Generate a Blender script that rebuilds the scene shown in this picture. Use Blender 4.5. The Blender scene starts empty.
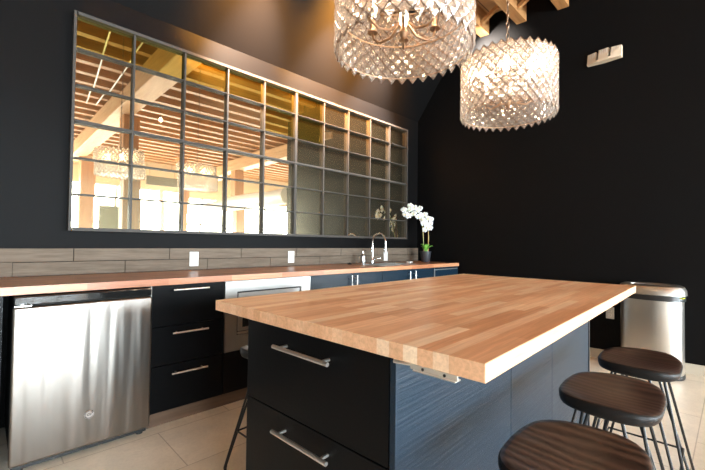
import bpy, bmesh, math, random
from mathutils import Vector, Matrix
random.seed(7)
PI = math.pi
SC = bpy.context.scene
COL = SC.collection

# ------------------------------------------------------------------ camera
CAM_H = 1.1452
yaw, pitch, roll = (math.radians(a) for a in (45.4297, 1.2298, 0.6963))
F = Vector((math.cos(yaw)*math.cos(pitch), math.sin(yaw)*math.cos(pitch), math.sin(pitch)))
R = Vector((math.sin(yaw), -math.cos(yaw), 0)); U = R.cross(F)
R2 = R*math.cos(roll)+U*math.sin(roll); U2 = U*math.cos(roll)-R*math.sin(roll)
cd = bpy.data.cameras.new('camera'); cam = bpy.data.objects.new('camera', cd); COL.objects.link(cam)
cd.sensor_width = 36; cd.lens = 377.4142/705*36; cd.clip_start = 0.02; cd.clip_end = 200
M = Matrix((R2, U2, -F)).transposed().to_4x4(); M.translation = (0, 0, CAM_H)
cam.matrix_world = M
SC.camera = cam

# ------------------------------------------------------------------ world, daylight, exposure
w = bpy.data.worlds.new('world'); SC.world = w; w.use_nodes = True
bg = w.node_tree.nodes['Background']; bg.inputs[0].default_value = (0.80, 0.90, 1.0, 1); bg.inputs[1].default_value = 1.5
SC.view_settings.view_transform = 'Standard'; SC.view_settings.look = 'None'
SC.view_settings.gamma = 1; SC.view_settings.use_curve_mapping = False
SC.view_settings.exposure = 0.32

def area(name, loc, target, sx, sy, power, col):
    l = bpy.data.lights.new(name, 'AREA'); l.shape = 'RECTANGLE'; l.size = sx; l.size_y = sy
    l.energy = power; l.color = col
    o = bpy.data.objects.new(name, l); COL.objects.link(o); o.location = loc
    o.rotation_euler = (Vector(target)-Vector(loc)).to_track_quat('-Z', 'Z').to_euler()
    return o
DAY = (0.80, 0.90, 1.0)
area('daylight_front', (4.3, -8.9, 1.5), (4.3, 0, 1.5), 15.0, 3.0, 7200, DAY)
area('daylight_left', (-4.6, -3.2, 1.9), (0, -3.2, 1.9), 6.0, 2.2, 60, DAY)

# ------------------------------------------------------------------ materials
def mat(name, col, rough=0.5, metal=0.0, spec=0.5, **k):
    m = bpy.data.materials.new(name); m.use_nodes = True
    b = m.node_tree.nodes['Principled BSDF']
    b.inputs['Base Color'].default_value = (*col, 1); b.inputs['Roughness'].default_value = rough
    b.inputs['Metallic'].default_value = metal; b.inputs['Specular IOR Level'].default_value = spec
    for kk, v in k.items(): b.inputs[kk.replace('_', ' ')].default_value = v
    return m
def N(m, t, **kw):
    n = m.node_tree.nodes.new(t)
    for k, v in kw.items(): setattr(n, k, v)
    return n
def L(m, a, b): m.node_tree.links.new(a, b)
def bsdf(m): return m.node_tree.nodes['Principled BSDF']
def coords(m, scale=(1, 1, 1), kind='Object', rot=(0, 0, 0), loc=(0, 0, 0)):
    tc = N(m, 'ShaderNodeTexCoord'); mp = N(m, 'ShaderNodeMapping')
    mp.inputs['Scale'].default_value = scale; mp.inputs['Rotation'].default_value = rot; mp.inputs['Location'].default_value = loc
    L(m, tc.outputs[kind], mp.inputs[0]); return mp.outputs[0]
def noise(m, vec, scale, detail=3, rough=0.5, dist=0.0):
    n = N(m, 'ShaderNodeTexNoise'); n.inputs['Scale'].default_value = scale; n.inputs['Detail'].default_value = detail
    n.inputs['Roughness'].default_value = rough; n.inputs['Distortion'].default_value = dist
    L(m, vec, n.inputs['Vector']); return n.outputs['Fac']
def ramp(m, fac, stops, interp='LINEAR'):
    r = N(m, 'ShaderNodeValToRGB'); e = r.color_ramp.elements; r.color_ramp.interpolation = interp
    while len(e) < len(stops): e.new(0.5)
    for i, (p, c) in enumerate(stops):
        e[i].position = p; e[i].color = (*c, 1) if len(c) == 3 else c
    L(m, fac, r.inputs[0]); return r.outputs[0]
def mix(m, a, b, fac, mode='MULTIPLY'):
    n = N(m, 'ShaderNodeMix', data_type='RGBA', blend_type=mode)
    for sock, v in ((n.inputs[0], fac), (n.inputs[6], a), (n.inputs[7], b)):
        if hasattr(v, 'is_linked'): L(m, v, sock)
        elif isinstance(v, (int, float)): sock.default_value = v
        else: sock.default_value = (*v, 1)
    return n.outputs[2]
def bump(m, h, strength=0.2, dist=0.01):
    n = N(m, 'ShaderNodeBump'); n.inputs['Strength'].default_value = strength; n.inputs['Distance'].default_value = dist
    L(m, h, n.inputs['Height']); L(m, n.outputs[0], bsdf(m).inputs['Normal'])

def wood_blocks(name, tones, width=0.04, length=0.42, rough=0.32, bleach=None):
    m = mat(name, (0.5, 0.3, 0.15), rough)
    v = coords(m)
    br = N(m, 'ShaderNodeTexBrick'); L(m, v, br.inputs['Vector']); br.offset = 0.37; br.offset_frequency = 2; br.squash = 1
    br.inputs['Color1'].default_value = (0, 0, 0, 1); br.inputs['Color2'].default_value = (1, 1, 1, 1)
    br.inputs['Mortar'].default_value = (0.25, 0.25, 0.25, 1)
    br.inputs['Scale'].default_value = 1; br.inputs['Mortar Size'].default_value = 0.0004
    br.inputs['Brick Width'].default_value = length; br.inputs['Row Height'].default_value = width
    c = ramp(m, br.outputs['Color'], tones)
    g = noise(m, coords(m, (3, 60, 60)), 1.5, 5, 0.6, 0.6)
    c = mix(m, c, ramp(m, g, [(0.3, (0.78, 0.72, 0.66)), (0.65, (1.1, 1.08, 1.05))]), 0.75)
    big = noise(m, coords(m, (1.2, 6, 6)), 1.3, 2)
    c = mix(m, c, ramp(m, big, [(0.35, (0.88, 0.82, 0.76)), (0.65, (1.08, 1.05, 1.02))]), 0.6)
    L(m, c, bsdf(m).inputs['Base Color'])
    return m
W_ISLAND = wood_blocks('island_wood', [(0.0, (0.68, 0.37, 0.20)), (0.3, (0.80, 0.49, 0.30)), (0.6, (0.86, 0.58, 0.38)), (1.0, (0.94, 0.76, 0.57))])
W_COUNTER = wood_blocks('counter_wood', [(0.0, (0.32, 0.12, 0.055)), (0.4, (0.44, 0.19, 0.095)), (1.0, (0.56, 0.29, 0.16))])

def timber(name, c1, c2, axis=0, rough=0.6):
    m = mat(name, c1, rough)
    s = [9, 9, 9]; s[axis] = 0.7
    g = noise(m, coords(m, tuple(s)), 2.2, 5, 0.6, 0.8)
    L(m, ramp(m, g, [(0.3, c1), (0.7, c2)]), bsdf(m).inputs['Base Color']); bump(m, g, 0.25, 0.01)
    return m
T_X = timber('joist_timber', (0.32, 0.14, 0.045), (0.52, 0.26, 0.095), 0)
T_Y = timber('beam_timber', (0.50, 0.28, 0.13), (0.70, 0.44, 0.23), 1)
T_Z = timber('post_timber', (0.44, 0.17, 0.045), (0.62, 0.28, 0.09), 2)

def m_deck():
    m = mat('deck_planks', (0.5, 0.3, 0.15), 0.6)
    v = coords(m)
    br = N(m, 'ShaderNodeTexBrick'); L(m, v, br.inputs['Vector']); br.offset = 0.4
    br.inputs['Color1'].default_value = (0.42, 0.22, 0.09, 1); br.inputs['Color2'].default_value = (0.66, 0.42, 0.22, 1)
    br.inputs['Mortar'].default_value = (0.12, 0.06, 0.03, 1); br.inputs['Scale'].default_value = 1
    br.inputs['Mortar Size'].default_value = 0.006; br.inputs['Brick Width'].default_value = 3; br.inputs['Row Height'].default_value = 0.14
    L(m, br.outputs[0], bsdf(m).inputs['Base Color']); return m
DECK = m_deck()

def m_floor():
    m = mat('floor_tile', (0.6, 0.5, 0.4), 0.42)
    v = coords(m, loc=(0.12, 0.28, 0))
    br = N(m, 'ShaderNodeTexBrick'); L(m, v, br.inputs['Vector']); br.offset = 0.5
    br.inputs['Color1'].default_value = (0.79, 0.70, 0.56, 1); br.inputs['Color2'].default_value = (0.86, 0.78, 0.65, 1)
    br.inputs['Mortar'].default_value = (0.55, 0.47, 0.36, 1); br.inputs['Scale'].default_value = 1
    br.inputs['Mortar Size'].default_value = 0.003; br.inputs['Brick Width'].default_value = 0.9; br.inputs['Row Height'].default_value = 0.45
    n = noise(m, coords(m), 5, 6, 0.65, 0.4)
    n2 = noise(m, coords(m), 55, 4, 0.7)
    c = mix(m, br.outputs[0], ramp(m, n, [(0.3, (0.84, 0.82, 0.80)), (0.7, (1.08, 1.06, 1.04))]), 0.8)
    c = mix(m, c, ramp(m, n2, [(0.35, (0.88, 0.87, 0.86)), (0.55, (1, 1, 1))]), 0.6)
    L(m, c, bsdf(m).inputs['Base Color']); return m
FLOOR = m_floor()

def m_paint():
    m = mat('black_satin_paint', (0.0044, 0.0040, 0.0040), 0.5, spec=0.05)
    n = noise(m, coords(m), 160, 2); bump(m, n, 0.06, 0.002)
    return m
PAINT = m_paint()
GREY_WALL = mat('grey_plaster', (0.30, 0.28, 0.25), 0.7)
WHITE_WALL = mat('white_plaster', (0.72, 0.70, 0.66), 0.7)

def m_tile():
    m = mat('taupe_tile', (0.3, 0.26, 0.21), 0.7, spec=0.15)
    n = noise(m, coords(m, (1.5, 8, 14)), 4, 5, 0.6)
    L(m, ramp(m, n, [(0.3, (0.095, 0.070, 0.050)), (0.7, (0.15, 0.115, 0.085))]), bsdf(m).inputs['Base Color']); return m
TILE = m_tile()
GROUT = mat('dark_grout', (0.02, 0.016, 0.013), 0.9, spec=0.1)

def m_steel(name='brushed_steel', base=(0.62, 0.60, 0.57), rough=0.24, grain=(1, 1, 220), wob=0.0):
    m = mat(name, base, rough, 1.0)
    n = noise(m, coords(m, grain), 2, 3)
    L(m, ramp(m, n, [(0.3, (rough*0.93,)*3), (0.7, (rough*1.08,)*3)]), bsdf(m).inputs['Roughness'])
    if wob:
        h = noise(m, coords(m, (12, 1, .7)), 1.3, 1)
        bump(m, h, wob, 0.02)
    return m
STEEL = m_steel(rough=0.34, grain=(1, 1, 900))
STEEL_DOOR = m_steel('fridge_door_steel', (0.29, 0.265, 0.24), 0.33, (160, 1, 1), 0.4)
STEEL_CAN = m_steel('bin_steel', (0.60, 0.56, 0.50), 0.34, (120, 120, 1), 0.0)
NICKEL = mat('brushed_nickel', (0.86, 0.84, 0.80), 0.38, 1.0)
CHROME = mat('chrome', (0.85, 0.85, 0.86), 0.07, 1.0)
FRAME_STEEL = mat('grey_frame_steel', (0.055, 0.048, 0.042), 0.5, 0.0, 0.12)

def m_cab(name, grain_axis=0, strength=0.12, rough=0.33, base=(0.0035, 0.0036, 0.0040), spec=0.10):
    m = mat(name, base, rough, spec=spec)
    s = [110, 110, 110]; s[grain_axis] = 2.2
    n = noise(m, coords(m, tuple(s)), 1.0, 4, 0.65, 0.5); bump(m, n, strength, 0.004)
    return m
CAB = m_cab('black_cabinet')
PANEL = m_cab('black_oak_blue_sheen', 0, 0.5, 0.36, (0.004, 0.015, 0.028), 0.32)  # bluish sheen of the window light is put into the base colour
BLACK = mat('black_plastic', (0.012, 0.012, 0.012), 0.4)
BLACK_GLASS = mat('black_glass', (0.01, 0.01, 0.01), 0.06)
BLACK_METAL = mat('black_metal', (0.015, 0.014, 0.014), 0.4, 0.3)
PLINTH = timber('plinth_wood', (0.09, 0.048, 0.026), (0.14, 0.08, 0.045), 0)
WHITE = mat('white_plastic', (0.62, 0.60, 0.56), 0.35)
GREY_EDGE = mat('grey_edging', (0.36, 0.35, 0.33), 0.4)
BASE_TILE = mat('tan_base_tile', (0.42, 0.36, 0.28), 0.5)

def m_seat():
    m = mat('walnut_seat', (0.06, 0.03, 0.02), 0.30, spec=0.6)
    mp = coords(m, (1, 1, 1))
    wv = N(m, 'ShaderNodeTexWave', wave_type='BANDS', bands_direction='X'); L(m, coords(m, (1, .28, .5), loc=(0.1, 0.2, .02)), wv.inputs['Vector'])
    wv.inputs['Scale'].default_value = 8; wv.inputs['Distortion'].default_value = 18; wv.inputs['Detail'].default_value = 2; wv.inputs['Detail Scale'].default_value = .45
    n = noise(m, coords(m, (60, 6, 60)), 1, 4)
    c = ramp(m, wv.outputs['Fac'], [(0.0, (0.022, 0.012, 0.009)), (0.5, (0.045, 0.024, 0.017)), (1.0, (0.078, 0.045, 0.032))])
    c = mix(m, c, ramp(m, n, [(0.3, (0.7, 0.7, 0.7)), (0.7, (1.15, 1.1, 1.1))]), 0.8)
    L(m, c, bsdf(m).inputs['Base Color']); bump(m, wv.outputs['Fac'], 0.25, 0.002); return m
SEAT = m_seat()
SEAT_EDGE = m_cab('black_stained_edge', 1, 0.3, 0.38, (0.016, 0.014, 0.013))

def m_mirror(name, tint, haze, hazefac):
    m = bpy.data.materials.new(name); m.use_nodes = True; nt = m.node_tree
    for n in list(nt.nodes): nt.nodes.remove(n)
    out = N(m, 'ShaderNodeOutputMaterial'); gl = N(m, 'ShaderNodeBsdfGlossy'); df = N(m, 'ShaderNodeBsdfDiffuse'); mx = N(m, 'ShaderNodeMixShader'); hz = N(m, 'ShaderNodeBsdfGlossy'); hm = N(m, 'ShaderNodeMixShader')
    hz.inputs['Roughness'].default_value = 0.26; hz.inputs['Color'].default_value = (*haze, 1); hm.inputs[0].default_value = 0.85 if haze[2] > 0.1 else 0.96
    gl.inputs['Roughness'].default_value = 0.015; gl.inputs['Color'].default_value = (*tint, 1)
    df.inputs['Color'].default_value = (*haze, 1)
    v = coords(m)
    n1 = noise(m, v, 6, 4, 0.6); n2 = noise(m, v, 38, 5, 0.7, 1.0)
    a = ramp(m, n1, [(0.3, (hazefac*0.8,)*3), (0.75, (hazefac*1.25,)*3)])
    sp = ramp(m, n2, [(0.66, (0, 0, 0)), (0.74, (0.22, 0.22, 0.22))])
    f = mix(m, a, sp, 1.0, 'ADD')
    L(m, f, mx.inputs[0]); L(m, gl.outputs[0], mx.inputs[1]); L(m, df.outputs[0], hm.inputs[1]); L(m, hz.outputs[0], hm.inputs[2]); L(m, hm.outputs[0], mx.inputs[2]); L(m, mx.outputs[0], out.inputs[0])
    return m
MIR = m_mirror('antiqued_mirror', (0.54, 0.46, 0.34), (0.45, 0.36, 0.21), 0.085)
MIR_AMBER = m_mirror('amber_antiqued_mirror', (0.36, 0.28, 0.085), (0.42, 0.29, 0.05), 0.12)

def m_crystal():
    m = bpy.data.materials.new('crystal'); m.use_nodes = True; nt = m.node_tree
    for n in list(nt.nodes): nt.nodes.remove(n)
    out = N(m, 'ShaderNodeOutputMaterial')
    tr = N(m, 'ShaderNodeBsdfTransparent'); gs = N(m, 'ShaderNodeBsdfGlass'); tl = N(m, 'ShaderNodeBsdfTranslucent'); df = N(m, 'ShaderNodeBsdfDiffuse')
    gl = N(m, 'ShaderNodeBsdfGlossy'); gl.inputs['Roughness'].default_value = 0.12
    gs.inputs['IOR'].default_value = 1.5; gs.inputs['Roughness'].default_value = 0.03
    tl.inputs['Color'].default_value = (1.0, 0.90, 0.82, 1); df.inputs['Color'].default_value = (0.95, 0.86, 0.78, 1)
    tr.inputs['Color'].default_value = (1, 0.97, 0.94, 1)
    def mx(a, b, f):
        x = N(m, 'ShaderNodeMixShader'); x.inputs[0].default_value = f; L(m, a.outputs[0], x.inputs[1]); L(m, b.outputs[0], x.inputs[2]); return x
    a = mx(tl, gl, 0.35); b = mx(tr, gs, 0.6); c = mx(b, a, 0.26)
    L(m, c.outputs[0], out.inputs[0]); return m
CRYSTAL = m_crystal()
GOLD = mat('champagne_wire', (0.34, 0.22, 0.14), 0.35, 1.0)
WIRE = mat('bronze_wire', (0.13, 0.075, 0.045), 0.45, 0.9)
def emit(name, col, s):
    m = bpy.data.materials.new(name); m.use_nodes = True; nt = m.node_tree
    for n in list(nt.nodes): nt.nodes.remove(n)
    out = N(m, 'ShaderNodeOutputMaterial'); e = N(m, 'ShaderNodeEmission'); e.inputs[0].default_value = (*col, 1); e.inputs[1].default_value = s
    L(m, e.outputs[0], out.inputs[0]); return m
BULB = emit('lit_bulb', (1.0, 0.76, 0.52), 55)
PENDANT = emit('pendant_bulb_glow', (1.0, 0.85, 0.6), 60)
PETAL = mat('white_petal', (0.86, 0.85, 0.82), 0.5); bsdf(PETAL).inputs['Subsurface Weight'].default_value = 0.15
LIP = mat('yellow_lip', (0.75, 0.60, 0.25), 0.5)
LEAF = mat('orchid_leaf', (0.16, 0.36, 0.05), 0.4)
STEM = mat('orchid_stem', (0.33, 0.36, 0.14), 0.5)
POT = mat('dark_pot', (0.03, 0.03, 0.035), 0.45)
YELLOW = mat('yellow_liner', (0.70, 0.75, 0.05), 0.5)

# ------------------------------------------------------------------ mesh helpers
def bm_new(): return bmesh.new()
def box(bm, x0, x1, y0, y1, z0, z1, bev=0.0, seg=2):
    vs = [bm.verts.new((x, y, z)) for x in (x0, x1) for y in (y0, y1) for z in (z0, z1)]
    fs = [(0, 1, 3, 2), (4, 6, 7, 5), (0, 4, 5, 1), (2, 3, 7, 6), (0, 2, 6, 4), (1, 5, 7, 3)]
    ff = [bm.faces.new([vs[i] for i in f]) for f in fs]
    if bev:
        es = list({e for f in ff for e in f.edges})
        bmesh.ops.bevel(bm, geom=es, offset=bev, segments=seg, affect='EDGES', profile=0.5)
    return bm
def prism(bm, pts, z0, z1):
    a = [bm.verts.new((x, y, z0)) for x, y in pts]; b = [bm.verts.new((x, y, z1)) for x, y in pts]
    n = len(pts); bm.faces.new(a[::-1]); bm.faces.new(b)
    for i in range(n): bm.faces.new((a[i], a[(i+1) % n], b[(i+1) % n], b[i]))
    return bm
def tube(bm, pts, r, seg=10, caps=True):
    pts = [Vector(p) for p in pts]; rr = r if isinstance(r, (list, tuple)) else [r]*len(pts)
    rings = []; prev = None
    for i, p in enumerate(pts):
        t = (pts[min(i+1, len(pts)-1)]-pts[max(i-1, 0)]).normalized()
        if prev is None:
            a = t.orthogonal().normalized()
        else:
            a = (prev - t*prev.dot(t)).normalized()
        prev = a; b = t.cross(a)
        rings.append([bm.verts.new(p+(a*math.cos(2*PI*k/seg)+b*math.sin(2*PI*k/seg))*rr[i]) for k in range(seg)])
    for i in range(len(rings)-1):
        for k in range(seg):
            bm.faces.new((rings[i][k], rings[i][(k+1) % seg], rings[i+1][(k+1) % seg], rings[i+1][k]))
    if caps: bm.faces.new(rings[0][::-1]); bm.faces.new(rings[-1])
    return bm
def lathe(bm, prof, seg=24, c=(0, 0)):
    rings = []
    for r, z in prof:
        if r < 1e-6: rings.append([bm.verts.new((c[0], c[1], z))])
        else: rings.append([bm.verts.new((c[0]+r*math.cos(2*PI*k/seg), c[1]+r*math.sin(2*PI*k/seg), z)) for k in range(seg)])
    for i in range(len(rings)-1):
        a, b = rings[i], rings[i+1]
        for k in range(seg):
            if len(a) == 1 and len(b) == 1: continue
            if len(a) == 1: bm.faces.new((a[0], b[(k+1) % seg], b[k]))
            elif len(b) == 1: bm.faces.new((a[k], a[(k+1) % seg], b[0]))
            else: bm.faces.new((a[k], a[(k+1) % seg], b[(k+1) % seg], b[k]))
    return bm
def obj(name, bm, m, parent=None, smooth=False, loc=None, rot=None):
    bmesh.ops.recalc_face_normals(bm, faces=bm.faces[:])
    me = bpy.data.meshes.new(name); bm.to_mesh(me); bm.free()
    for mm in (m if isinstance(m, (list, tuple)) else [m]): me.materials.append(mm)
    if smooth:
        for p in me.polygons: p.use_smooth = True
        if smooth != 'all':
            me.set_sharp_from_angle(angle=math.radians(38))
    o = bpy.data.objects.new(name, me); COL.objects.link(o)
    if parent: o.parent = parent
    if loc: o.location = loc
    if rot: o.rotation_euler = rot
    return o
def bx(name, m, dims, parent=None, bev=0.0, **k): return obj(name, box(bm_new(), *dims, bev), m, parent, **k)
def tag(o, label, cat, group=None):
    o['label'] = label; o['category'] = cat
    if group: o['group'] = group
    return o
def struct(o, label, cat='structure'):
    o['kind'] = 'structure'; o['label'] = label; o['category'] = cat; return o
def thing(name, label, cat, loc=(0, 0, 0), rz=0, group=None):
    o = bpy.data.objects.new(name, None); COL.objects.link(o); o.location = loc; o.rotation_euler = (0, 0, rz)
    o.empty_display_size = 0.1
    return tag(o, label, cat, group)
def copy_tree(o, parent=None):
    c = o.copy(); COL.objects.link(c)
    if parent: c.parent = parent
    for ch in [x for x in list(COL.objects) if x.parent == o]: copy_tree(ch, c)
    return c

# ------------------------------------------------------------------ room shell
YW = 3.111; YWALL = 3.128
def wx(y): return 4.352 + (3.111-y)*0.09          # inner face of the right wall
struct(bx('floor', FLOOR, (-4.3, 13.3, -8.3, 3.4, -0.1, 0)), 'pale beige large format tiled floor', 'floor')
struct(bx('wall_back', PAINT, (-4.3, 4.6, YWALL, 3.4, 0, 2.87)), 'black satin wall behind the gridded mirror', 'wall')
bm = bm_new()
pr = [(YWALL+.27, 2.86), (YWALL, 2.86), (2.35, 4.02), (2.35, 4.2), (YWALL+.27, 4.2)]
a = [bm.verts.new((-4.3, y, z)) for y, z in pr]; b = [bm.verts.new((4.6, y, z)) for y, z in pr]
bm.faces.new(a); bm.faces.new(b[::-1])
for i in range(5): bm.faces.new((a[i], b[i], b[(i+1) % 5], a[(i+1) % 5]))
struct(obj('ceiling', bm, PAINT), 'black sloping ceiling above the gridded mirror', 'ceiling')
struct(bx('ceiling', DECK, (-4.3, 13.3, -8.3, 2.35, 4.0, 4.1)), 'wooden plank ceiling deck over the joists', 'ceiling')
struct(obj('wall_right', prism(bm_new(), [(wx(3.4), 3.4), (wx(-.56), -.56), (wx(-.56)+.2, -.56), (wx(3.4)+.25, 3.4)], 0, 4.0), PAINT), 'tall black satin wall behind the bin', 'wall')
struct(bx('wall_left', GREY_WALL, (-4.3, -4.15, -8.3, 3.128, 3.0, 4.0)), 'white wall above the side windows', 'wall')
struct(bx('wall_left', GREY_WALL, (-4.3, -4.15, -8.3, 3.128, 0.0, 0.8)), 'white wall below the side windows', 'wall')
struct(bx('wall_left', GREY_WALL, (-4.3, -4.15, -0.2, 3.128, 0.8, 3.0)), 'white wall beside the side windows', 'wall')
struct(bx('wall_far_right', WHITE_WALL, (13.15, 13.3, -8.3, 3.4, 0, 4.0)), 'white wall at the far side of the hall', 'wall')
struct(bx('wall_back', WHITE_WALL, (4.62, 13.15, 3.25, 3.4, 0, 4.0)), 'white rear wall of the neighbouring room', 'wall')
struct(bx('wall_front', mat('tan_plaster', (0.80, 0.66, 0.50), 0.7), (-4.3, 13.3, -8.3, -8.15, 2.9, 4.0)), 'tan wall above the large front windows', 'wall')
struct(bx('wall_front', WHITE_WALL, (-4.3, 13.3, -8.3, -8.15, 0, 0.15)), 'low white wall below the large front windows', 'wall')
def m_glass():
    m = bpy.data.materials.new('window_glass'); m.use_nodes = True; nt = m.node_tree
    for n in list(nt.nodes): nt.nodes.remove(n)
    out = N(m, 'ShaderNodeOutputMaterial'); t = N(m, 'ShaderNodeBsdfTransparent'); g = N(m, 'ShaderNodeBsdfGlossy'); x = N(m, 'ShaderNodeMixShader')
    g.inputs['Roughness'].default_value = 0; x.inputs[0].default_value = 0.06; t.inputs[0].default_value = (.97, .99, .98, 1)
    L(m, t.outputs[0], x.inputs[1]); L(m, g.outputs[0], x.inputs[2]); L(m, x.outputs[0], out.inputs[0]); return m
GLASS = m_glass()
k = 0
for i in range(6):
    x0 = -4.1+i*2.87; x1 = x0+2.87; k += 1
    t = thing('window_%d' % k, 'large white framed front window, bay %d from the left side wall' % (i+1), 'window', (x0, -8.2, 0.15)); t['kind'] = 'structure'
    bm = bm_new()
    box(bm, 0, .07, -.05, .05, 0, 2.75); box(bm, 2.80, 2.87, -.05, .05, 0, 2.75)
    box(bm, .07, 2.80, -.05, .05, 0, .07); box(bm, .07, 2.80, -.05, .05, 2.68, 2.75); box(bm, 1.40, 1.47, -.04, .04, .07, 2.68); box(bm, .07, 2.8, -.04, .04, 1.6, 1.65)
    obj('window_frame', bm, WHITE, t); bx('window_pane', GLASS, (.07, 2.8, -.004, .004, .07, 2.68), t)
for i in range(3):
    k += 1; y0 = -8.15+i*2.65
    t = thing('window_%d' % k, 'white framed side window, bay %d from the front wall' % (i+1), 'window', (-4.22, y0, 0.8)); t['kind'] = 'structure'
    bm = bm_new()
    box(bm, -.05, .05, 0, .07, 0, 2.2); box(bm, -.05, .05, 2.58, 2.65, 0, 2.2); box(bm, -.05, .05, .07, 2.58, 0, .07); box(bm, -.05, .05, .07, 2.58, 2.13, 2.2)
    obj('window_frame', bm, WHITE, t); bx('window_pane', GLASS, (-.004, .004, .07, 2.58, .07, 2.13), t)
struct(obj('baseboard_right', prism(bm_new(), [(wx(2.4), 2.4), (wx(-.56), -.56), (wx(-.56)-.012, -.56), (wx(2.4)-.012, 2.4)], 0, .092), BASE_TILE), 'tan tile baseboard along the black right wall', 'baseboard')

# joists, beam, posts, braces
ny = 0; y = 2.13
names = ['nearest the sloping black ceiling', 'second from the sloping black ceiling', 'third from the sloping black ceiling']
while y > -8.0:
    o = bx('ceiling_joist', T_X, (-4.1, (wx(y)-.002 if y > -.6 else 13.1), 0, .11, 3.76, 3.999), loc=(0, y, 0))
    tag(o, ('orange timber ceiling joist, %s' % names[ny]) if ny < 3 else 'orange timber ceiling joist reflected in the gridded mirror', 'joist', None if ny < 3 else 'reflected ceiling joists')
    ny += 1; y -= 0.435
tag(bx('ceiling_beam', T_Y, (-.16, .16, -8.1, 2.2, 3.42, 3.758), None, .012, loc=(1.80, 0, 0)), 'heavy pale timber beam crossing under the joists, seen in the mirror', 'beam')
tag(bx('ceiling_beam', T_Y, (-.16, .16, -8.1, -1.2, 3.42, 3.758), None, .012, loc=(5.9, 0, 0)), 'second timber beam beyond the black wall end, seen in the mirror', 'beam')
for (px, py, s, lab) in ((1.94, -1.75, .15, 'broad orange timber post nearest in the mirror reflection'), (1.98, -6.4, .17, 'tan timber post at the left edge of the mirror reflection'),
                     (5.9, -5.0, .15, 'timber post reflected in the fourth mirror column'), (4.55, -6.2, .12, 'slim timber post reflected in the third mirror column')):
    tag(bx('timber_post', T_Z, (-s, s, -s, s, 0, 3.419 if abs(px-4.55) > .1 else 3.758), None, .012, loc=(px, py, 0)), lab, 'post')
for (xa, ya, yb, lab) in ((4.22, 2.125, 1.812, 'diagonal timber brace between the first two ceiling joists'), (4.22, 1.69, 1.377, 'diagonal timber brace between the second and third ceiling joists')):
    bm = bm_new(); tube(bm, [(xa, ya, 3.80), (xa, yb, 3.98)], .03, 4)
    tag(obj('ceiling_brace', bm, T_X), lab, 'brace')
bm = bm_new(); tube(bm, [(0, 0, 0), (0, 6.6, 0)], .19, 20)
tag(obj('air_duct', bm, mat('duct_white', (0.72, 0.74, 0.76), 0.4), smooth=True, loc=(4.9+.35, -7.95, 2.3)), 'round white air duct hanging under the joists, seen in mirror', 'duct')
for (p, q, lab) in (((1.05, .9, 3.70), (1.35, -2.4, 3.70), 'thin white ceiling conduit, left one of two in the mirror'), ((1.42, 1.0, 3.70), (1.50, -2.4, 3.70), 'thin white ceiling conduit, right one of two in the mirror')):
    bm = bm_new(); tube(bm, [p, q], .012, 8); tag(obj('ceiling_conduit', bm, WHITE), lab, 'conduit')
def added_spot(loc, target, power, size, col, label):  # out-of-view spotlights, added to throw light patches on walls and ceiling
    d = (Vector(target)-Vector(loc)).normalized(); q = d.to_track_quat('-Z', 'Y')
    t = bpy.data.objects.new('added_spotlight', None); COL.objects.link(t); t.location = loc; t.rotation_euler = q.to_euler(); tag(t, label, 'light', 'added spotlights')
    bm = bm_new(); lathe(bm, [(.045, -.05), (.048, -.05), (.048, .04), (.03, .07), (0, .075)], 24); lathe(bm, [(.045, -.05), (.040, .03), (0, .035)], 24); obj('lamp_head', bm, WHITE, t, True)
    up = q.inverted() @ Vector((0, 0, 1))
    bm = bm_new(); tube(bm, [Vector((0, 0, .05)), up*(3.70-loc[2])], .008, 8); obj('bracket_arm', bm, WHITE, t)
    l = bpy.data.lights.new('spot_lamp', 'SPOT'); l.energy = power; l.spot_size = math.radians(size); l.spot_blend = 1.0; l.color = col; l.shadow_soft_size = .03
    o = bpy.data.objects.new('spot_lamp', l); COL.objects.link(o); o.parent = t; o.location = (0, 0, -.055)
for x, pw, n in ((1.65, 1700, 'leftmost'), (2.45, 1800, 'middle'), (3.25, 1800, 'rightmost')):
    added_spot((x, 2.22, 3.64), (x+.1, 3.12, 2.66), pw, 48, (1.0, .95, .90), 'added white spotlight under the first joist washing the back wall, %s of three' % n)  # added to lighten the wall strip above the mirror
added_spot((1.60, 1.86, 3.45), (1.85, 2.80, 3.36), 3000, 92, (1.0, .42, .06), 'added amber spotlight aimed at the left of the sloping black ceiling')  # amber pair added for the brown glow on the sloping ceiling
added_spot((2.60, 1.86, 3.45), (2.80, 2.84, 3.30), 3600, 88, (1.0, .42, .06), 'added amber spotlight aimed at the right of the sloping black ceiling')
added_spot((3.92, 2.3, 3.66), (4.4, 2.12, 3.56), 700, 70, (1.0, .92, .82), 'added white spotlight aimed at the right wall near the joist ends')  # added for the bright patch on the right wall
# pendant bulb giving the star in the mirror
t = thing('pendant_bulb', 'small bare glowing pendant bulb reflected in the mirror', 'light', (2.38, -1.4, 3.41))
bm = bm_new(); lathe(bm, [(0, -.035), (.022, -.025), (.03, 0), (.02, .028), (.012, .045)], 16); obj('bulb', bm, PENDANT, t, True)
bm = bm_new(); lathe(bm, [(.013, .045), (.016, .05), (.016, .09), (0, .09)], 12); tube(bm, [(0, 0, .09), (0, 0, .35)], .003, 6); obj('cord', bm, BLACK, t)
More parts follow.
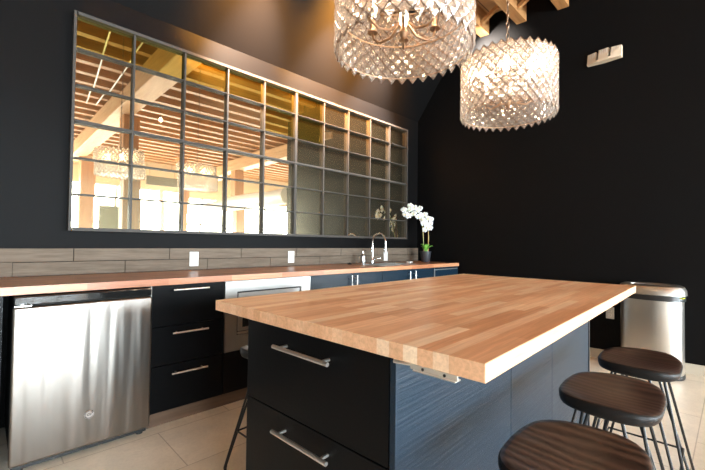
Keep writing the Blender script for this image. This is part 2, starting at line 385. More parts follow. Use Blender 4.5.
# dark items by the front windows (reflected)
t = thing('chalkboard', 'dark green chalkboard in front of the left windows, seen in mirror', 'board', (2.92, -7.7, 0))
bx('board', mat('board_green', (0.03, 0.06, 0.055), 0.5), (-.36, .36, -.02, .02, 1.35, 2.28), t)
bx('stand', BLACK_METAL, (-.4, -.36, -.02, .02, 0, 2.32), t); bx('stand', BLACK_METAL, (.36, .4, -.02, .02, 0, 2.32), t)
t = thing('wall_sign', 'long dark blank sign hanging before the windows, seen in mirror', 'sign', (4.35, -7.6, 2.95))
bx('sign_panel', mat('sign_grey', (0.06, 0.07, 0.075), 0.5), (-.5, .5, -.02, .02, 0, .3), t)
bm = bm_new(); tube(bm, [(-.4, 0, .3), (-.4, 0, .81)], .006, 6); tube(bm, [(.4, 0, .3), (.4, 0, .81)], .006, 6); obj('hanger', bm, BLACK, t)

# ------------------------------------------------------------------ gridded mirror
mx0, mx1, mz0, mz1 = .4076, 4.0446, 1.205, 2.671
t = thing('gridded_mirror', 'large steel-framed antiqued mirror of sixty small panes on black wall', 'mirror', (mx0, YWALL, mz0))
Wm, Hm = mx1-mx0, mz1-mz0
f0, f1 = -.060, -.001
bm = bm_new()
box(bm, 0, .016, f0, f1, 0, Hm); box(bm, Wm-.016, Wm, f0, f1, 0, Hm); box(bm, .022, Wm-.022, f0, f1, 0, .022); box(bm, .022, Wm-.022, f0, f1, Hm-.022, Hm)
obj('frame', bm, FRAME_STEEL, t)
cw = Wm/10; ch = Hm/6
bm = bm_new()
for i in range(1, 10):
    ww = .014 if i == 5 else .0065; box(bm, i*cw-ww, i*cw+ww, f0+.008, f1, .022, Hm-.022)
obj('mullion_bars', bm, FRAME_STEEL, t)
bm = bm_new()
for i in range(1, 6):
    ww = .011 if i == 3 else .005; box(bm, .022, Wm-.022, f0+.012, f1, i*ch-ww, i*ch+ww)
    box(bm, .022, Wm-.022, f0+.004, f0+.012, i*ch-ww*.45, i*ch+ww*.45)
obj('transom_bars', bm, FRAME_STEEL, t)
for j in range(6):
    for i in range(10):
        bm = bm_new(); hw = cw/2-.004; hh = ch/2-.004
        box(bm, -hw, hw, -.002, .002, -hh, hh)
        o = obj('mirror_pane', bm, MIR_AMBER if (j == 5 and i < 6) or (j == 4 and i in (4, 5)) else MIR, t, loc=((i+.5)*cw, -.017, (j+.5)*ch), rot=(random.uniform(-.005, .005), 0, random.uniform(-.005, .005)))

# ------------------------------------------------------------------ backsplash
t = thing('backsplash', 'taupe running-bond tile backsplash behind the counter', 'backsplash', (0, 0, 0))
bx('grout_bed', GROUT, (-1.2, 4.36, 3.116, YWALL-.0005, .9105, 1.088), t)
bm = bm_new(); g = .0022
for (z0, z1, off) in ((.912, .999, .752-.61*4), (1.001, 1.088, .447-.61*4)):
    for i in range(12):
        x0 = off+i*.61; x1 = x0+.61
        if x1 > 4.36: x1 = 4.36
        if x0 > 4.3 or x1 < -1.2: continue
        if z0 < 1 and x0 < .1 < x1: continue
        box(bm, x0+g, x1-g, YW, 3.117, z0+g/2, z1-g/2, .0012, 1)
# mitred piece at the left
pts = [(-.15, .913), (.142, .913), (.142, 1.0), (.09, 1.0), (-.15, 1.0)]
a = [bm.verts.new((x, YW, z)) for x, z in pts]; b = [bm.verts.new((x, 3.117, z)) for x, z in pts]
bm.faces.new(a); bm.faces.new(b[::-1])
for i in range(5): bm.faces.new((a[i], b[i], b[(i+1) % 5], a[(i+1) % 5]))
obj('tiles', bm, TILE, t)

# outlets
def outlet(loc, rz, label):
    t = thing('wall_outlet', label, 'outlet', loc, rz, None)
    bx('cover_plate', WHITE, (-.036, .036, -.006, 0, -.058, .058), t, .002)
    for s in (-1, 1):
        o = bx('socket', mat_sock, (-.017, .017, -.008, -.004, s*.022-.014, s*.022+.014), t, .003)
        bx('slot', BLACK, (-.008, -.006, -.0085, -.0075, s*.022-.004, s*.022+.006), o); bx('slot', BLACK, (.005, .007, -.0085, -.0075, s*.022-.004, s*.022+.006), o)
mat_sock = mat('socket_white', (0.74, 0.72, 0.68), 0.35)
outlet((1.247, YW-.0002, 1.0), 0, 'white wall outlet on the backsplash above the black drawers')
outlet((2.208, YW-.0002, 1.0), 0, 'white wall outlet on the backsplash right of the microwave')
outlet((3.655, YW-.0002, .985), 0, 'white wall outlet on the backsplash by the tap')
outlet((wx(.895)-.0005, .895, .472), PI/2+math.radians(-5.14)+PI, 'white wall outlet low on the black wall by the bin')

# ------------------------------------------------------------------ counter run
YC = 2.479; YF = 2.50
bm = bm_new()
sx0, sx1, sy0, sy1 = 2.96, 3.60, 2.585, 2.915
for d in ((-1.2, sx0, YC, YW), (sx1, 4.355, YC, YW), (sx0, sx1, YC, sy0), (sx0, sx1, sy1, YW)): box(bm, d[0], d[1], d[2], d[3], .87, .91)
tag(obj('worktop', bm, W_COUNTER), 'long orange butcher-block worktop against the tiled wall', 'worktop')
# sink
t = thing('sink', 'stainless steel drop-in sink in front of the tap', 'sink', (0, 0, .91))
bm = bm_new(); e = .014
for d in ((sx0-e, sx0+.012, sy0-e, sy1+e), (sx1-.012, sx1+e, sy0-e, sy1+e), (sx0+.012, sx1-.012, sy0-e, sy0+.012), (sx0+.012, sx1-.012, sy1-.012, sy1+e)): box(bm, *d, .0003, .0045)
obj('rim', bm, STEEL, t)
bm = bm_new(); q = .004
box(bm, sx0+q, sx1-q, sy0+q, sy1-q, -.19, -.185)
box(bm, sx0+q, sx0+q+.004, sy0+q, sy1-q, -.185, .0); box(bm, sx1-q-.004, sx1-q, sy0+q, sy1-q, -.185, 0); box(bm, sx0+q, sx1-q, sy0+q, sy0+q+.004, -.185, 0); box(bm, sx0+q, sx1-q, sy1-q-.004, sy1-q, -.185, 0)
obj('basin', bm, STEEL, t)
bm = bm_new(); lathe(bm, [(0, -.184), (.04, -.184), (.045, -.182), (.045, -.1848)], 20, (3.28, 2.75)); obj('drain', bm, CHROME, t, True)
# faucet
t = thing('kitchen_tap', 'chrome gooseneck kitchen tap behind the sink', 'tap', (3.27, 2.985, .9102))
bm = bm_new(); lathe(bm, [(0, 0), (.028, 0), (.028, .006), (.02, .012), (.018, .06), (.014, .07), (.0, .07)], 20); obj('base', bm, CHROME, t, True)
pts = [(0, 0, .06), (0, 0, .15), (0, 0, .25)]
for i in range(1, 13):
    a = PI*i/12*1.05; pts.append((0, -.10+.10*math.cos(a), .25+.10*math.sin(a)))
pts.append((0, -.203, .16)); 
bm = bm_new(); tube(bm, pts, .0115, 12); obj('spout', bm, CHROME, t, True)
bm = bm_new(); tube(bm, [(0, -.202, .175), (0, -.204, .125)], .0155, 12); obj('spray_head', bm, CHROME, t, True)
bm = bm_new(); tube(bm, [(.012, 0, .045), (.05, -.01, .05), (.11, -.03, .062)], [.009, .006, .005], 10); obj('lever', bm, CHROME, t, True)
# soap dispenser
t = thing('soap_dispenser', 'small silver soap dispenser left of the tap', 'soap dispenser', (3.10, 2.975, .9102))
bm = bm_new(); lathe(bm, [(0, 0), (.026, 0), (.029, .008), (.029, .085), (.022, .105), (.012, .115), (.012, .125), (0, .125)], 20); obj('bottle', bm, m_steel('satin_bottle', (.75, .75, .74), .3), t, True)
bm = bm_new(); tube(bm, [(0, 0, .12), (0, 0, .155)], .006, 10); tube(bm, [(0, .004, .157), (0, -.045, .152)], .0055, 10); obj('pump', bm, CHROME, t, True)
bm = bm_new(); lathe(bm, [(0, 0), (.024, 0), (.026, .006), (.012, .012), (.006, .02), (0, .022)], 20)
tag(obj('sink_stopper', bm, BLACK, loc=(2.90, 2.985, .9102), smooth=True), 'small dark round stopper on the worktop left of the soap dispenser', 'stopper')
bm = bm_new(); box(bm, -.045, .045, -.03, .03, 0, .02, .008, 3)
tag(obj('folded_cloth', bm, WHITE, loc=(3.74, 2.80, .9102), rot=(0, 0, .3), smooth=True), 'small folded white cloth right of the sink', 'cloth')

# handles
def bar_handle(parent, x, z, length, y=0, axis='X', r=.006, so=.032, dirn=(0, -1)):
    """bar in front of a face; dirn is the outward horizontal direction"""
    bm = bm_new(); dx, dy = dirn
    if axis == 'X': A = lambda s: Vector((x+s*(1 if dy else 0), y+s*(1 if dx else 0), z))
    else: A = lambda s: Vector((x, y, z+s))
    out = Vector((dx, dy, 0))
    tube(bm, [A(-length/2)+out*so, A(length/2)+out*so], r, 12)
    for s in (-1, 1):
        tube(bm, [A(s*(length/2-.03))+out*.0, A(s*(length/2-.03))+out*so], r*.8, 10)
    return obj('handle', bm, NICKEL, parent, True)

# drawer cabinet
x0, x1 = .746, 1.209
t = thing('drawer_cabinet', 'black three-drawer base cabinet between the fridge and microwave', 'cabinet')
bx('body', CAB, (x0+.002, x1-.002, YF+.001, 3.10, .092, .869), t)
bx('side_edge', GREY_EDGE, (x0-.003, x0+.0015, YF-.016, 3.0, .11, .868), t)
for (z0, z1, hz) in ((.617, .866, .84), (.377, .613, .572), (.095, .373, .322)):
    d = bx('drawer', CAB, (x0+.003, x1-.002, YF-.019, YF, z0, z1), t, .0015)
    bar_handle(d, (x0+x1)/2-.002, hz, .225, YF-.019)
# left end cabinet
t = thing('end_cabinet', 'black cabinet at the left edge beside the fridge', 'cabinet')
bx('body', CAB, (-1.2, .085, YF+.001, 3.10, .0, .869), t); bx('door', CAB, (-.5, .06, YF-.019, YF, .10, .866), t, .0015); bx('edge_strip', GREY_EDGE, (.062, .072, YF-.019, YF, .10, .866), t)
# plinth under cabinets
tag(bx('plinth', PLINTH, (x0, 4.33, YF+.02, YF+.04, 0, .0915)), 'brown wooden toe-kick strip under the black base cabinets', 'plinth')
# microwave
x0, x1 = 1.2105, 1.955
t = thing('cabinet_housing', 'low black base cabinet under the built-in microwave', 'cabinet')
bm = bm_new(); box(bm, x0+.001, x1-.001, YF, 3.1, .092, .375)
obj('body', bm, CAB, t)
bx('drawer', CAB, (x0+.001, x1-.001, YF-.019, YF-.0005, .095, .373), t, .0015)
t = thing('microwave', 'stainless built-in microwave with black window beside the black drawers', 'microwave')
bx('body', BLACK, (x0+.004, x1-.004, YF+.003, 3.0, .376, .868), t)
bm = bm_new(); fz0, fz1 = .379, .866; ix0, ix1, iz0, iz1 = 1.302, 1.862, .482, .792
for d in ((x0+.002, ix0, fz0, fz1), (ix1, x1-.002, fz0, fz1), (ix0, ix1, fz0, iz0), (ix0, ix1, iz1, fz1)): box(bm, d[0], d[1], YF-.026, YF, d[2], d[3])
obj('trim_frame', bm, STEEL, t)
bx('recess', BLACK, (ix0, ix1, YF-.008, YF+.002, iz0, iz1), t)
d = bx('door', STEEL, (ix0+.012, ix1-.012, YF-.022, YF-.009, iz0+.028, iz1-.012), t, .002)
bx('window', BLACK_GLASS, (ix0+.045, ix1-.15, YF-.0235, YF-.0215, iz0+.055, iz1-.055), d)
bx('control_panel', BLACK_GLASS, (ix1-.125, ix1-.03, YF-.0235, YF-.0215, iz0+.055, iz1-.055), d)
bx('ledge', STEEL, (ix0+.008, ix1-.008, YF-.030, YF-.008, iz0+.008, iz0+.022), t, .002)
# base cabinets right of microwave
specs = [(1.957, 2.448, 2.418, 'black base cabinet directly right of the microwave'), (2.450, 2.868, 2.484, 'black base cabinet with its handle at its left side, left of the sink'),
         (2.870, 3.338, 3.295, 'black base cabinet under the sink with handle at right'), (3.340, 3.785, 3.392, 'black base cabinet right of the sink cabinet')]
for (a, b, hx, lab) in specs:
    t = thing('base_cabinet', lab, 'cabinet')
    if b > 2.9:
        bm = bm_new(); box(bm, a, b, YF+.001, 3.10, .092, .70); box(bm, a, b, YF+.001, YF+.02, .70, .869); obj('body', bm, CAB, t)
    else: bx('body', CAB, (a, b, YF+.001, 3.10, .092, .869), t)
    d = bx('door', PANEL, (a+.0015, b-.0015, YF-.019, YF, .095, .866), t, .0015)  # door colour carries the painted blue sheen
    bar_handle(d, hx, .72, .26, YF-.019, axis='Z')
t = thing('corner_cabinet', 'black cabinet with a thin steel rail at the wall end of counter', 'cabinet')
bx('body', CAB, (3.787, 4.34, YF+.001, 3.10, .092, .869), t)
d = bx('door', PANEL, (3.789, 4.335, YF-.019, YF, .095, .866), t, .0015)
bx('edge_trim', NICKEL, (3.792, 3.808, YF-.024, YF-.019, .10, .855), d); bx('rail', NICKEL, (3.808, 4.31, YF-.024, YF-.019, .838, .848), d)
# fridge
t = thing('mini_fridge', 'stainless-door undercounter fridge at the left end of the counter', 'fridge')
bx('body', BLACK, (.128, .735, YF+.005, 3.06, .035, .862), t, .004)
bx('top_trim', BLACK_GLASS, (.122, .738, YF-.045, YF+.004, .818, .862), t, .006)
d = obj('door', box(bm_new(), .119, .741, YF-.055, YF+.002, .04, .812, .012, 4), STEEL_DOOR, t, True)
bm = bm_new(); lathe(bm, [(0, 0), (.021, 0), (.023, .002), (.021, .004), (0, .0035)], 28); em = obj('emblem', bm, CHROME, d, True, loc=(.437, YF-.0548, .208), rot=(PI/2, 0, 0))
bm = bm_new(); lathe(bm, [(.0165, .0038), (.018, .0055), (.0195, .0038)], 28); obj('emblem_ring', bm, BLACK_METAL, em, True)
tc = bpy.data.curves.new('emblem_letters', 'FONT'); tc.body = 'GE'; tc.size = .019; tc.extrude = .0006; tc.align_x = 'CENTER'; tc.align_y = 'CENTER'; tc.shear = .3
tmp_ = bpy.data.objects.new('tmp', tc); tmesh = bpy.data.meshes.new_from_object(tmp_); bpy.data.objects.remove(tmp_); tob = bpy.data.objects.new('emblem_letters', tmesh); COL.objects.link(tob); tob.parent = em; tob.location = (0, 0, .0045); tmesh.materials.clear(); tmesh.materials.append(BLACK_METAL)
bm = bm_new(); tube(bm, [(.155, YF-.04, .815), (.155, YF-.04, .826)], .012, 12); box(bm, .125, .19, YF-.045, YF+.0, .812, .818); obj('hinge', bm, NICKEL, t, True)
bx('kick_grille', BLACK, (.13, .73, YF-.02, YF+.01, .012, .036), t)
for fx in (.16, .70):
    for fy in (YF+.0, 3.0):
        bm = bm_new(); lathe(bm, [(0, 0), (.018, 0), (.018, .012), (.008, .014), (.008, .036), (0, .036)], 12, (fx, fy)); obj('foot', bm, BLACK, t, True)

# orchid
t = thing('potted_orchid', 'white potted orchid on the far end of the worktop', 'plant', (4.17, 2.86, .9102))
bm = bm_new(); lathe(bm, [(0, 0), (.052, 0), (.056, .005), (.072, .125), (.074, .14), (.066, .14), (.062, .125), (0, .122)], 28); obj('pot', bm, POT, t, True)
def leaf_bm(bm, base, dirv, up, length, width):
    n = 8; L_ = []; Rr = []; dirv = Vector(dirv).normalized(); side = dirv.cross(Vector((0, 0, 1))).normalized()
    for i in range(n+1):
        s = i/n; wdt = width*math.sin(PI*min(1, s*.9+.08))**.7*(1-.05*s)
        c = Vector(base)+dirv*length*s*.75+Vector((0, 0, up*(s*1.25-.75*s*s)))
        L_.append((bm.verts.new(c-side*wdt+Vector((0, 0, wdt*.3))), bm.verts.new(c), bm.verts.new(c+side*wdt+Vector((0, 0, wdt*.3)))))
    for i in range(n):
        for k in (0, 1):
            bm.faces.new((L_[i][k], L_[i][k+1], L_[i+1][k+1], L_[i+1][k]))
    return bm
def solid(o, th=.003):
    md = o.modifiers.new('thickness', 'SOLIDIFY'); md.thickness = th; md.offset = 0
for (ax, up, ln, wd) in ((0.2, .20, .10, .030), (1.3, .17, .12, .028), (2.5, .22, .09, .030), (3.4, .18, .13, .030), (4.3, .22, .08, .032), (5.3, .18, .13, .028)):
    bm = bm_new(); leaf_bm(bm, (0, 0, .115), (math.cos(ax), math.sin(ax), 0), up, ln, wd); solid(obj('leaf', bm, LEAF, t, True))
Rv = Vector((R.x, R.y, 0)).normalized(); Fv = Vector((-R.y, R.x, 0)).normalized()
def P(a, f, z):
    f += -.8*abs(min(a, 0))
    return tuple(-Rv*(-a)+Fv*f+Vector((0, 0, z)))
stems = [[P(-.02, 0, .12), P(-.035, .01, .30), P(-.05, 0, .45), P(-.08, -.02, .58), P(-.15, -.03, .68), P(-.24, -.04, .69), P(-.31, -.04, .62)],
         [P(.03, .02, .12), P(.045, .03, .30), P(.035, .02, .45), P(.02, .0, .55), P(-.04, .0, .62), P(-.10, -.0, .58)]]
for s in stems:
    bm = bm_new(); tube(bm, s, .0045, 8); obj('stem', bm, STEM, t, True)
for s in ((-.028, .115, .56), (.04, .115, .46)):
    bm = bm_new(); tube(bm, [P(s[0], .02, .115), P(s[0]-.005, .02, s[2])], .003, 6); obj('support_stick', bm, T_Z, t)
def petal(bm, c, d, nrm, ln, wd):
    side = d.cross(nrm).normalized(); rows = []
    for i in range(6):
        s = i/5; ww = wd*math.sin(PI*(.12+.80*s))**.6
        if i == 5: ww *= .45
        cc = c+d*ln*s+nrm*(.006*math.sin(PI*s))
        rows.append([bm.verts.new(cc-side*ww-nrm*.002), bm.verts.new(cc+nrm*.002), bm.verts.new(cc+side*ww-nrm*.002)])
    for i in range(5):
        for k in (0, 1): bm.faces.new((rows[i][k], rows[i][k+1], rows[i+1][k+1], rows[i+1][k]))
bm = bm_new()
for ang, ln, wd in ((90, .040, .015), (18, .043, .024), (162, .043, .024), (-50, .037, .014), (230, .037, .014)):
    a = math.radians(ang); petal(bm, Vector((0, 0, 0)), Vector((math.cos(a), 0, math.sin(a))), Vector((0, -1, 0)), ln, wd)
fl0 = obj('flower', bm, PETAL, t, True); solid(fl0, .002)
bm = bm_new(); lathe(bm, [(0, -.006), (.007, -.003), (.008, .004), (.004, .012), (0, .014)], 10); lp0 = obj('lip', bm, LIP, fl0, True, loc=(0, -.01, -.006), rot=(PI/2+.5, 0, 0))
fpos = [(-.31, -.04, .60), (-.25, -.07, .66), (-.27, -.05, .58), (-.19, -.06, .69), (-.20, -.08, .61), (-.14, -.04, .66), (-.13, -.07, .58), (-.08, -.05, .61), (-.06, -.02, .55), (-.33, -.02, .655),
        (-.02, -.04, .52), (.02, -.03, .57), (.055, -.01, .50), (.0, -.05, .46), (.045, -.04, .44), (-.05, -.05, .50), (.07, 0, .56), (-.02, -.02, .42), (-.24, -.03, .71), (-.10, -.02, .69), (-.02, 0, .62)]
for i, (a, f, z) in enumerate(fpos):
    fo = fl0 if i == 0 else fl0.copy()
    if i:
        COL.objects.link(fo); fo.parent = t; l2 = lp0.copy(); COL.objects.link(l2); l2.parent = fo
    fo.location = P(a, f, z); fo.rotation_euler = (random.uniform(-.35, .2), random.uniform(-.4, .4), -.75+random.uniform(-.6, .6))

# ------------------------------------------------------------------ island
IA = math.radians(2.0106); IL, IW = 2.098, 1.119; IN = (.7172, .3485, 0)
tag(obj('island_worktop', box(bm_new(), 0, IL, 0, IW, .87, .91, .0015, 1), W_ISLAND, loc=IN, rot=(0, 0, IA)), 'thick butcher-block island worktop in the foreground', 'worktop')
t = thing('kitchen_island', 'black kitchen island cabinet with two bar-handled drawers facing left', 'island', IN, IA)
cy0, cy1 = .241, .925; cx0, cx1 = .05, 2.06
bx('body', CAB, (cx0, cx1, cy0+.018, cy1, .0, .869), t)
for (z0, z1, hz) in ((.583, .864, .805), (.12, .579, .531)):
    d = bx('drawer', CAB, (cx0-.020, cx0-.0005, cy0+.022, cy1-.003, z0, z1), t, .0015)
    bar_handle(d, cx0-.020, hz, .262, (.584), axis='X', r=.0065, so=.034, dirn=(-1, 0))
bx('kick_board', BLACK, (cx0-.004, cx0-.0003, cy0+.022, cy1, .0, .116), t)
for (a, b) in ((cx0-.021, .774), (.777, 1.30), (1.303, cx1)):
    bx('side_panel', PANEL, (a, b, cy0, cy0+.0178, .0, .868), t, .001)
bx('end_trim', BLACK, (cx1+.0005, cx1+.02, cy0-.004, cy0+.06, 0, .868), t)
# steel bracket under the overhang
t = thing('support_bracket', 'small steel bracket under the near corner of the island worktop', 'bracket', IN, IA)
bm = bm_new(); 
pts = [(.012, .060), (.012, .190), (.040, .180), (.040, .070)]
prism(bm, pts, .8655, .8695)
obj('plate', bm, NICKEL, t)
bm = bm_new(); box(bm, .008, .012, .065, .185, .855, .8695); box(bm, .010, .034, .07, .18, .850, .8535, .001, 1); obj('lip', bm, NICKEL, t)
for yy in (.15, .095):
    bm = bm_new(); tube(bm, [(.0062, yy, .861), (.0078, yy, .861)], .0035, 10); obj('screw', bm, BLACK, t)
bm = bm_new(); tube(bm, [(.02, .19, .862), (.02, .24, .858)], .005, 8); obj('pin', bm, NICKEL, t, True)

# ------------------------------------------------------------------ stools
def make_stool():
    t = thing('bar_stool', 'x', 'stool')
    H_, th = .64, .050
    A, B = .200, .150
    bm = bm_new(); nr, na = 9, 48
    def rim(a):
        c, s = math.cos(a), math.sin(a); n = 3.4
        k = (abs(c)**n+abs(s)**n)**(-1/n)
        x, y = A*c*k, B*s*k
        x *= 1-.10*(y/B if y > 0 else y/B*.2)      # slightly narrower toward the front (+y)
        return x, y
    def top(x, y):
        u, v = x/A, y/B
        return H_ - .022*(1-abs(u)**2.2)*(1-.6*max(0, v)) + .004*max(0, 1-abs(u)*3)*max(0, v)
    cen = bm.verts.new((0, 0, top(0, 0))); prev = None; rings = []
    for i in range(1, nr+1):
        s = i/nr; ring = []
        for k_ in range(na):
            x, y = rim(2*PI*k_/na); x *= s*(.975 if i == nr else 1); y *= s*(.975 if i == nr else 1)
            ring.append(bm.verts.new((x, y, top(x, y)-(0 if i < nr else .002))))
        rings.append(ring)
    for k_ in range(na): bm.faces.new((cen, rings[0][k_], rings[0][(k_+1) % na]))
    for i in range(nr-1):
        for k_ in range(na): bm.faces.new((rings[i][k_], rings[i+1][k_], rings[i+1][(k_+1) % na], rings[i][(k_+1) % na]))
    edge_from = len(bm.faces)
    last = rings[-1]; zt = [v.co.z for v in last]
    for (sc_, dz) in ((1.0, -.006), (1.0, -.03), (.975, -.044), (.93, -.048)):
        ring = []
        for k_ in range(na):
            x, y = rim(2*PI*k_/na); z = H_ + dz - (.0 if dz < -.02 else .0)
            if dz == -.006: z = zt[k_]-.005
            ring.append(bm.verts.new((x*sc_, y*sc_, z)))
        for k_ in range(na):
            f = bm.faces.new((last[k_], ring[k_], ring[(k_+1) % na], last[(k_+1) % na])); f.material_index = 1
        last = ring
    f = bm.faces.new(last[::-1]); f.material_index = 1
    seat = obj('seat', bm, [SEAT, SEAT_EDGE], t, 'all')
    seat.data.set_sharp_from_angle(angle=math.radians(60))
    bx('mounting_plate', BLACK_METAL, (-.10, .10, -.07, .07, H_-th-.008, H_-th-.0005), t, .002)
    zt_ = H_-th-.006
    for sx in (-1, 1):
        for sy in (-1, 1):
            bm = bm_new()
            foot = Vector((sx*.205, sy*.185, .008))
            p1 = Vector((sx*.115, sy*.045, zt_)); p2 = Vector((sx*.055, sy*.090, zt_))
            fd = Vector((sx*.012, -sy*.012, 0))
            tube(bm, [p1, foot+fd*.9+Vector((0, 0, .03)), foot+Vector((0, 0, 0)), foot-fd*.9+Vector((0, 0, .03)), p2], .0055, 8)
            lg = obj('leg', bm, BLACK_METAL, t, True)
            bm = bm_new(); lathe(bm, [(0, 0), (.010, 0), (.011, .006), (.008, .014), (0, .014)], 12, (foot.x, foot.y)); obj('foot_cap', bm, BLACK, lg, True)
    bm = bm_new(); c = .168; z = .21
    tube(bm, [(-c, -.145, z), (c, -.145, z), (c, .145, z), (-c, .145, z), (-c, -.145, z)], .005, 8); obj('footrest', bm, BLACK_METAL, t, True)
    return t
st0 = make_stool()
def ipos(x, y): 
    return (IN[0]+x*math.cos(IA)-y*math.sin(IA), IN[1]+x*math.sin(IA)+y*math.cos(IA), 0)
stool_spots = [(.325, -.08, .0, 'dark wood bar stool nearest the camera, cut by the bottom edge'), (.90, -.065, .0, 'dark wood bar stool between the nearest and the farthest stool'),
               (1.45, -.085, .0, 'dark wood bar stool closest to the steel bin'), (.425, 1.235, PI, 'bar stool mostly hidden behind the island on the fridge side')]
for i, (x, y, rz, lab) in enumerate(stool_spots):
    s = st0 if i == 0 else copy_tree(st0)
    s.location = ipos(x, y); s.rotation_euler = (0, 0, IA+rz); s['label'] = lab; s['group'] = 'bar stools around the island'

# ------------------------------------------------------------------ bin
bxp, byp = wx(.55)-.2, .545
t = thing('trash_bin', 'tall stainless steel bin with black band by the black wall', 'bin', (bxp, byp, 0), -math.radians(5.14))
def oval(bm, prof, A, B, n=3.0, seg=56, cap0=True, cap1=True):
    rings = []
    for (s, z) in prof:
        ring = []
        for k in range(seg):
            a = 2*PI*k/seg; c, q = math.cos(a), math.sin(a); kk = (abs(c)**n+abs(q)**n)**(-1/n)
            ring.append(bm.verts.new(((B+s)*c*kk, (A+s)*q*kk, z)))
        rings.append(ring)
    for i in range(len(rings)-1):
        for k in range(seg): bm.faces.new((rings[i][k], rings[i][(k+1) % seg], rings[i+1][(k+1) % seg], rings[i+1][k]))
    if cap0: bm.faces.new(rings[0][::-1])
    if cap1: bm.faces.new(rings[-1])
BA, BB = .228, .15
obj('body', oval(bm_new(), [(0, .035), (0, .66)], BA, BB, 2.5), STEEL_CAN, t, True) if False else None
bm = bm_new(); oval(bm, [(0, .035), (.001, .045), (.001, .665), (0, .675)], BA, BB, 2.5); obj('body', bm, STEEL_CAN, t, True)
bm = bm_new(); oval(bm, [(.004, 0), (.006, .01), (.004, .036), (-.01, .037)], BA, BB, 2.5); obj('base_ring', bm, BLACK, t, True)
bm = bm_new(); oval(bm, [(.004, .672), (.012, .672), (.012, .718), (.004, .722)], BA, BB, 2.5); obj('band', bm, BLACK, t, True)
bm = bm_new(); oval(bm, [(.014, .718), (.022, .722), (.018, .765), (.002, .795), (-.028, .808), (-.045, .808), (-.055, .800), (-.056, .77)], BA, BB, 2.5, cap1=False); obj('lid', bm, STEEL_CAN, t, True)
bm = bm_new(); oval(bm, [(-.057, .765), (-.057, .772)], BA, BB, 2.5); obj('opening', bm, BLACK, t)
bm = bm_new(); box(bm, -.09, -.03, -BA-.015, -BA+.02, .702, .709, .002, 1); obj('liner_edge', bm, YELLOW, t)

# ------------------------------------------------------------------ wall fixture
yv = .93
t = thing('wall_light', 'small cream three-section light fixture high on the black wall', 'light', (wx(yv)-.001, yv, 3.035), PI-math.radians(5.14))
CREAM = mat('cream_plastic', (0.60, 0.48, 0.35), 0.45)
bm = bm_new()
pts = [(0, -.15), (.06, -.15), (.085, -.05), (.085, .05), (.06, .15), (0, .15)]
prism(bm, pts, 0, .022); obj('base_bar', bm, CREAM, t)
for (y0, y1, xo0, xo1, zt) in ((-.150, -.066, .055, .078, .120), (-.043, .043, .080, .080, .128), (.066, .150, .078, .055, .120)):
    bm = bm_new()
    a = [bm.verts.new(p) for p in ((0, y0, .02), (xo0, y0, .02), (xo1, y1, .02), (0, y1, .02))]
    b = [bm.verts.new(p) for p in ((0, y0, zt), (xo0*.7, y0, zt), (xo1*.7, y1, zt), (0, y1, zt))]
    bm.faces.new(a[::-1]); bm.faces.new(b)
    for i in range(4): bm.faces.new((a[i], a[(i+1) % 4], b[(i+1) % 4], b[i]))
    h = obj('lamp_section', bm, CREAM, t)
    for k in range(4):
        f = .2+.2*k; yy = y0+(y1-y0)*f; xx = (xo0+(xo1-xo0)*f)
        bx('rib', WHITE, (xx*.7, xx*.86, yy-.002, yy+.002, .03, zt-.008), h)

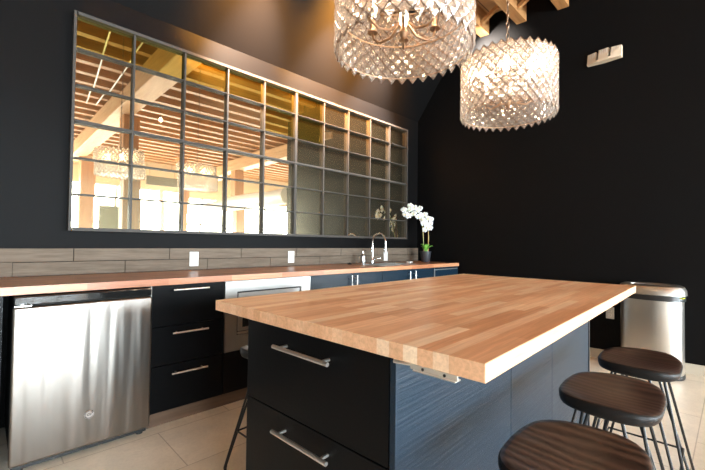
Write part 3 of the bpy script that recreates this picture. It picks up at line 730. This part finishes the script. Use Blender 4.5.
# ------------------------------------------------------------------ chandeliers
def make_chandelier(loc, zb, zt, label, rz, RAD):
    NC, ROWS = 34, 12
    t = thing('chandelier', label, 'chandelier', (loc[0], loc[1], zt), rz, 'crystal drum chandeliers')
    Hh = zt-zb; ph = Hh/(ROWS+1)
    dth = 2*PI/NC
    # lattice of wires
    bm = bm_new()
    def pt(c, r): a = c*dth; return Vector((RAD*math.cos(a), RAD*math.sin(a), -r*ph))
    for r in range(ROWS+1):
        for c in range(NC):
            cc = c+(.5 if r % 2 else 0)
            for s in (-.5, .5):
                tube(bm, [pt(cc, r), pt(cc+s, r+1)], .0026, 3, False)
    obj('wire_lattice', bm, WIRE, t)
    bm = bm_new()
    for zz in (-.5*Hh, -.94*Hh, -.05*Hh):
        tube(bm, [((RAD-.006)*math.cos(2*PI*k/48), (RAD-.006)*math.sin(2*PI*k/48), zz) for k in range(49)], .0028, 6, False)
    obj('hoops', bm, GOLD, t)
    # crystals: one cell per lattice diamond
    def crystal(bm, M_=Matrix.Identity(4)):
        w_, h_, d_ = .0205, .0265, .011
        rows = [(1.1, 0), (.5, .42), (.0, .90), (-.35, .95), (-.75, .50), (-1.2, 0)]
        prev = None
        for (zz, s) in rows:
            if s == 0: ring = [bm.verts.new(M_@Vector((0, 0, zz*h_)))]
            else: ring = [bm.verts.new(M_@Vector((w_*s*math.cos(PI*k/4)*1.0, d_*s*math.sin(PI*k/4), zz*h_))) for k in range(8)]
            if prev:
                for k in range(8):
                    if len(prev) == 1: bm.faces.new((prev[0], ring[k], ring[(k+1) % 8]))
                    elif len(ring) == 1: bm.faces.new((prev[k], ring[0], prev[(k+1) % 8]))
                    else: bm.faces.new((prev[k], ring[k], ring[(k+1) % 8], prev[(k+1) % 8]))
            prev = ring
    slots = []
    for r in range(ROWS):
        for c in range(NC):
            cc = c+(.5 if r % 2 else 0); a = cc*dth
            slots.append((a, -(r+1)*ph))
    camloc = Vector((0, 0, CAM_H))
    def world(s): 
        a = s[0]+rz; return Vector((loc[0]+RAD*math.cos(a), loc[1]+RAD*math.sin(a), zt+s[1]))
    def score(s):
        a = s[0]+rz; p = world(s); d = camloc-p
        facing = d.normalized().dot(Vector((math.cos(a), math.sin(a), 0)))
        q = p-camloc; vv = 235-377.4*q.dot(U2)/q.dot(F)
        return (max(facing, 0) if vv > 4 else -1)/d.length
    slots.sort(key=score, reverse=True)
    bm = bm_new(); crystal(bm); c0 = obj('crystal_drop', bm, CRYSTAL, t)
    def mtx(s): return Matrix.Translation((RAD*math.cos(s[0]), RAD*math.sin(s[0]), s[1])) @ Matrix.Rotation(s[0]+PI/2, 4, 'Z')
    for i, s in enumerate(slots[:100]):
        o = c0 if i == 0 else c0.copy()
        if i: COL.objects.link(o); o.parent = t
        o.location = (RAD*math.cos(s[0]), RAD*math.sin(s[0]), s[1]); o.rotation_euler = (0, 0, s[0]+PI/2)
    bm = bm_new()
    for s in slots[100:]: crystal(bm, mtx(s))
    o = obj('crystal_drops', bm, CRYSTAL, t); o['kind'] = 'stuff'
    # hub, arms, bulbs
    bm = bm_new(); lathe(bm, [(0, -.28), (.012, -.27), (.02, -.25), (.008, -.23), (.008, -.14), (.03, -.12), (.03, -.09), (.008, -.07), (.008, .05), (0, .05)], 16); obj('stem', bm, GOLD, t, True)
    for k in range(3):
        a = 2*PI*k/3+.3; bm = bm_new(); tube(bm, [(0, 0, -.02), ((RAD-.006)*math.cos(a), (RAD-.006)*math.sin(a), -.03)], .004, 6); obj('spoke', bm, GOLD, t)
    for k in range(6):
        a = 2*PI*k/6+.25; c, s = math.cos(a), math.sin(a)
        bm = bm_new(); tube(bm, [(.02*c, .02*s, -.21), (.06*c, .06*s, -.25), (.11*c, .11*s, -.255), (.145*c, .145*s, -.23), (.15*c, .15*s, -.20)], .005, 8); ar = obj('arm', bm, GOLD, t, True)
        bm = bm_new(); lathe(bm, [(0, -.20), (.022, -.20), (.018, -.19), (.011, -.185), (.011, -.14), (0, -.14)], 12, (.15*c, .15*s)); obj('candle_sleeve', bm, GOLD, ar, True)
        bm = bm_new(); lathe(bm, [(.008, -.14), (.016, -.12), (.019, -.10), (.015, -.075), (.006, -.055), (0, -.05)], 14, (.15*c, .15*s)); obj('bulb', bm, BULB, ar, True)
    # chain
    bm = bm_new(); z = .05; top = 3.9-zt; i = 0
    while z < top-.02:
        n = 10; A_, B_ = .008, .020
        ps = [(A_*math.cos(2*PI*j/n)*(1 if i % 2 else 0), A_*math.cos(2*PI*j/n)*(0 if i % 2 else 1), z+B_+B_*math.sin(2*PI*j/n)) for j in range(n+1)]
        tube(bm, ps, .0022, 5, False); z += .034; i += 1
    obj('chain', bm, GOLD, t, True)
    bm = bm_new(); tube(bm, [(.004, 0, .04), (-.004, 0, top*.5), (.004, 0, top)], .002, 5); obj('cord', bm, BLACK, t)
    bm = bm_new(); lathe(bm, [(0, 4.0-zt), (.06, 4.0-zt), (.055, 3.96-zt), (.02, 3.93-zt), (.006, 3.90-zt), (0, 3.9-zt)], 20); obj('ceiling_rose', bm, GOLD, t, True)
    return t
make_chandelier((1.188, .930), 1.90, 2.24, 'crystal drum chandelier on the left, larger and cut by the top edge', .4, .268)
make_chandelier((2.145, .918), 1.875, 2.215, 'crystal drum chandelier on the right, shown whole on its chain', .1, .252)
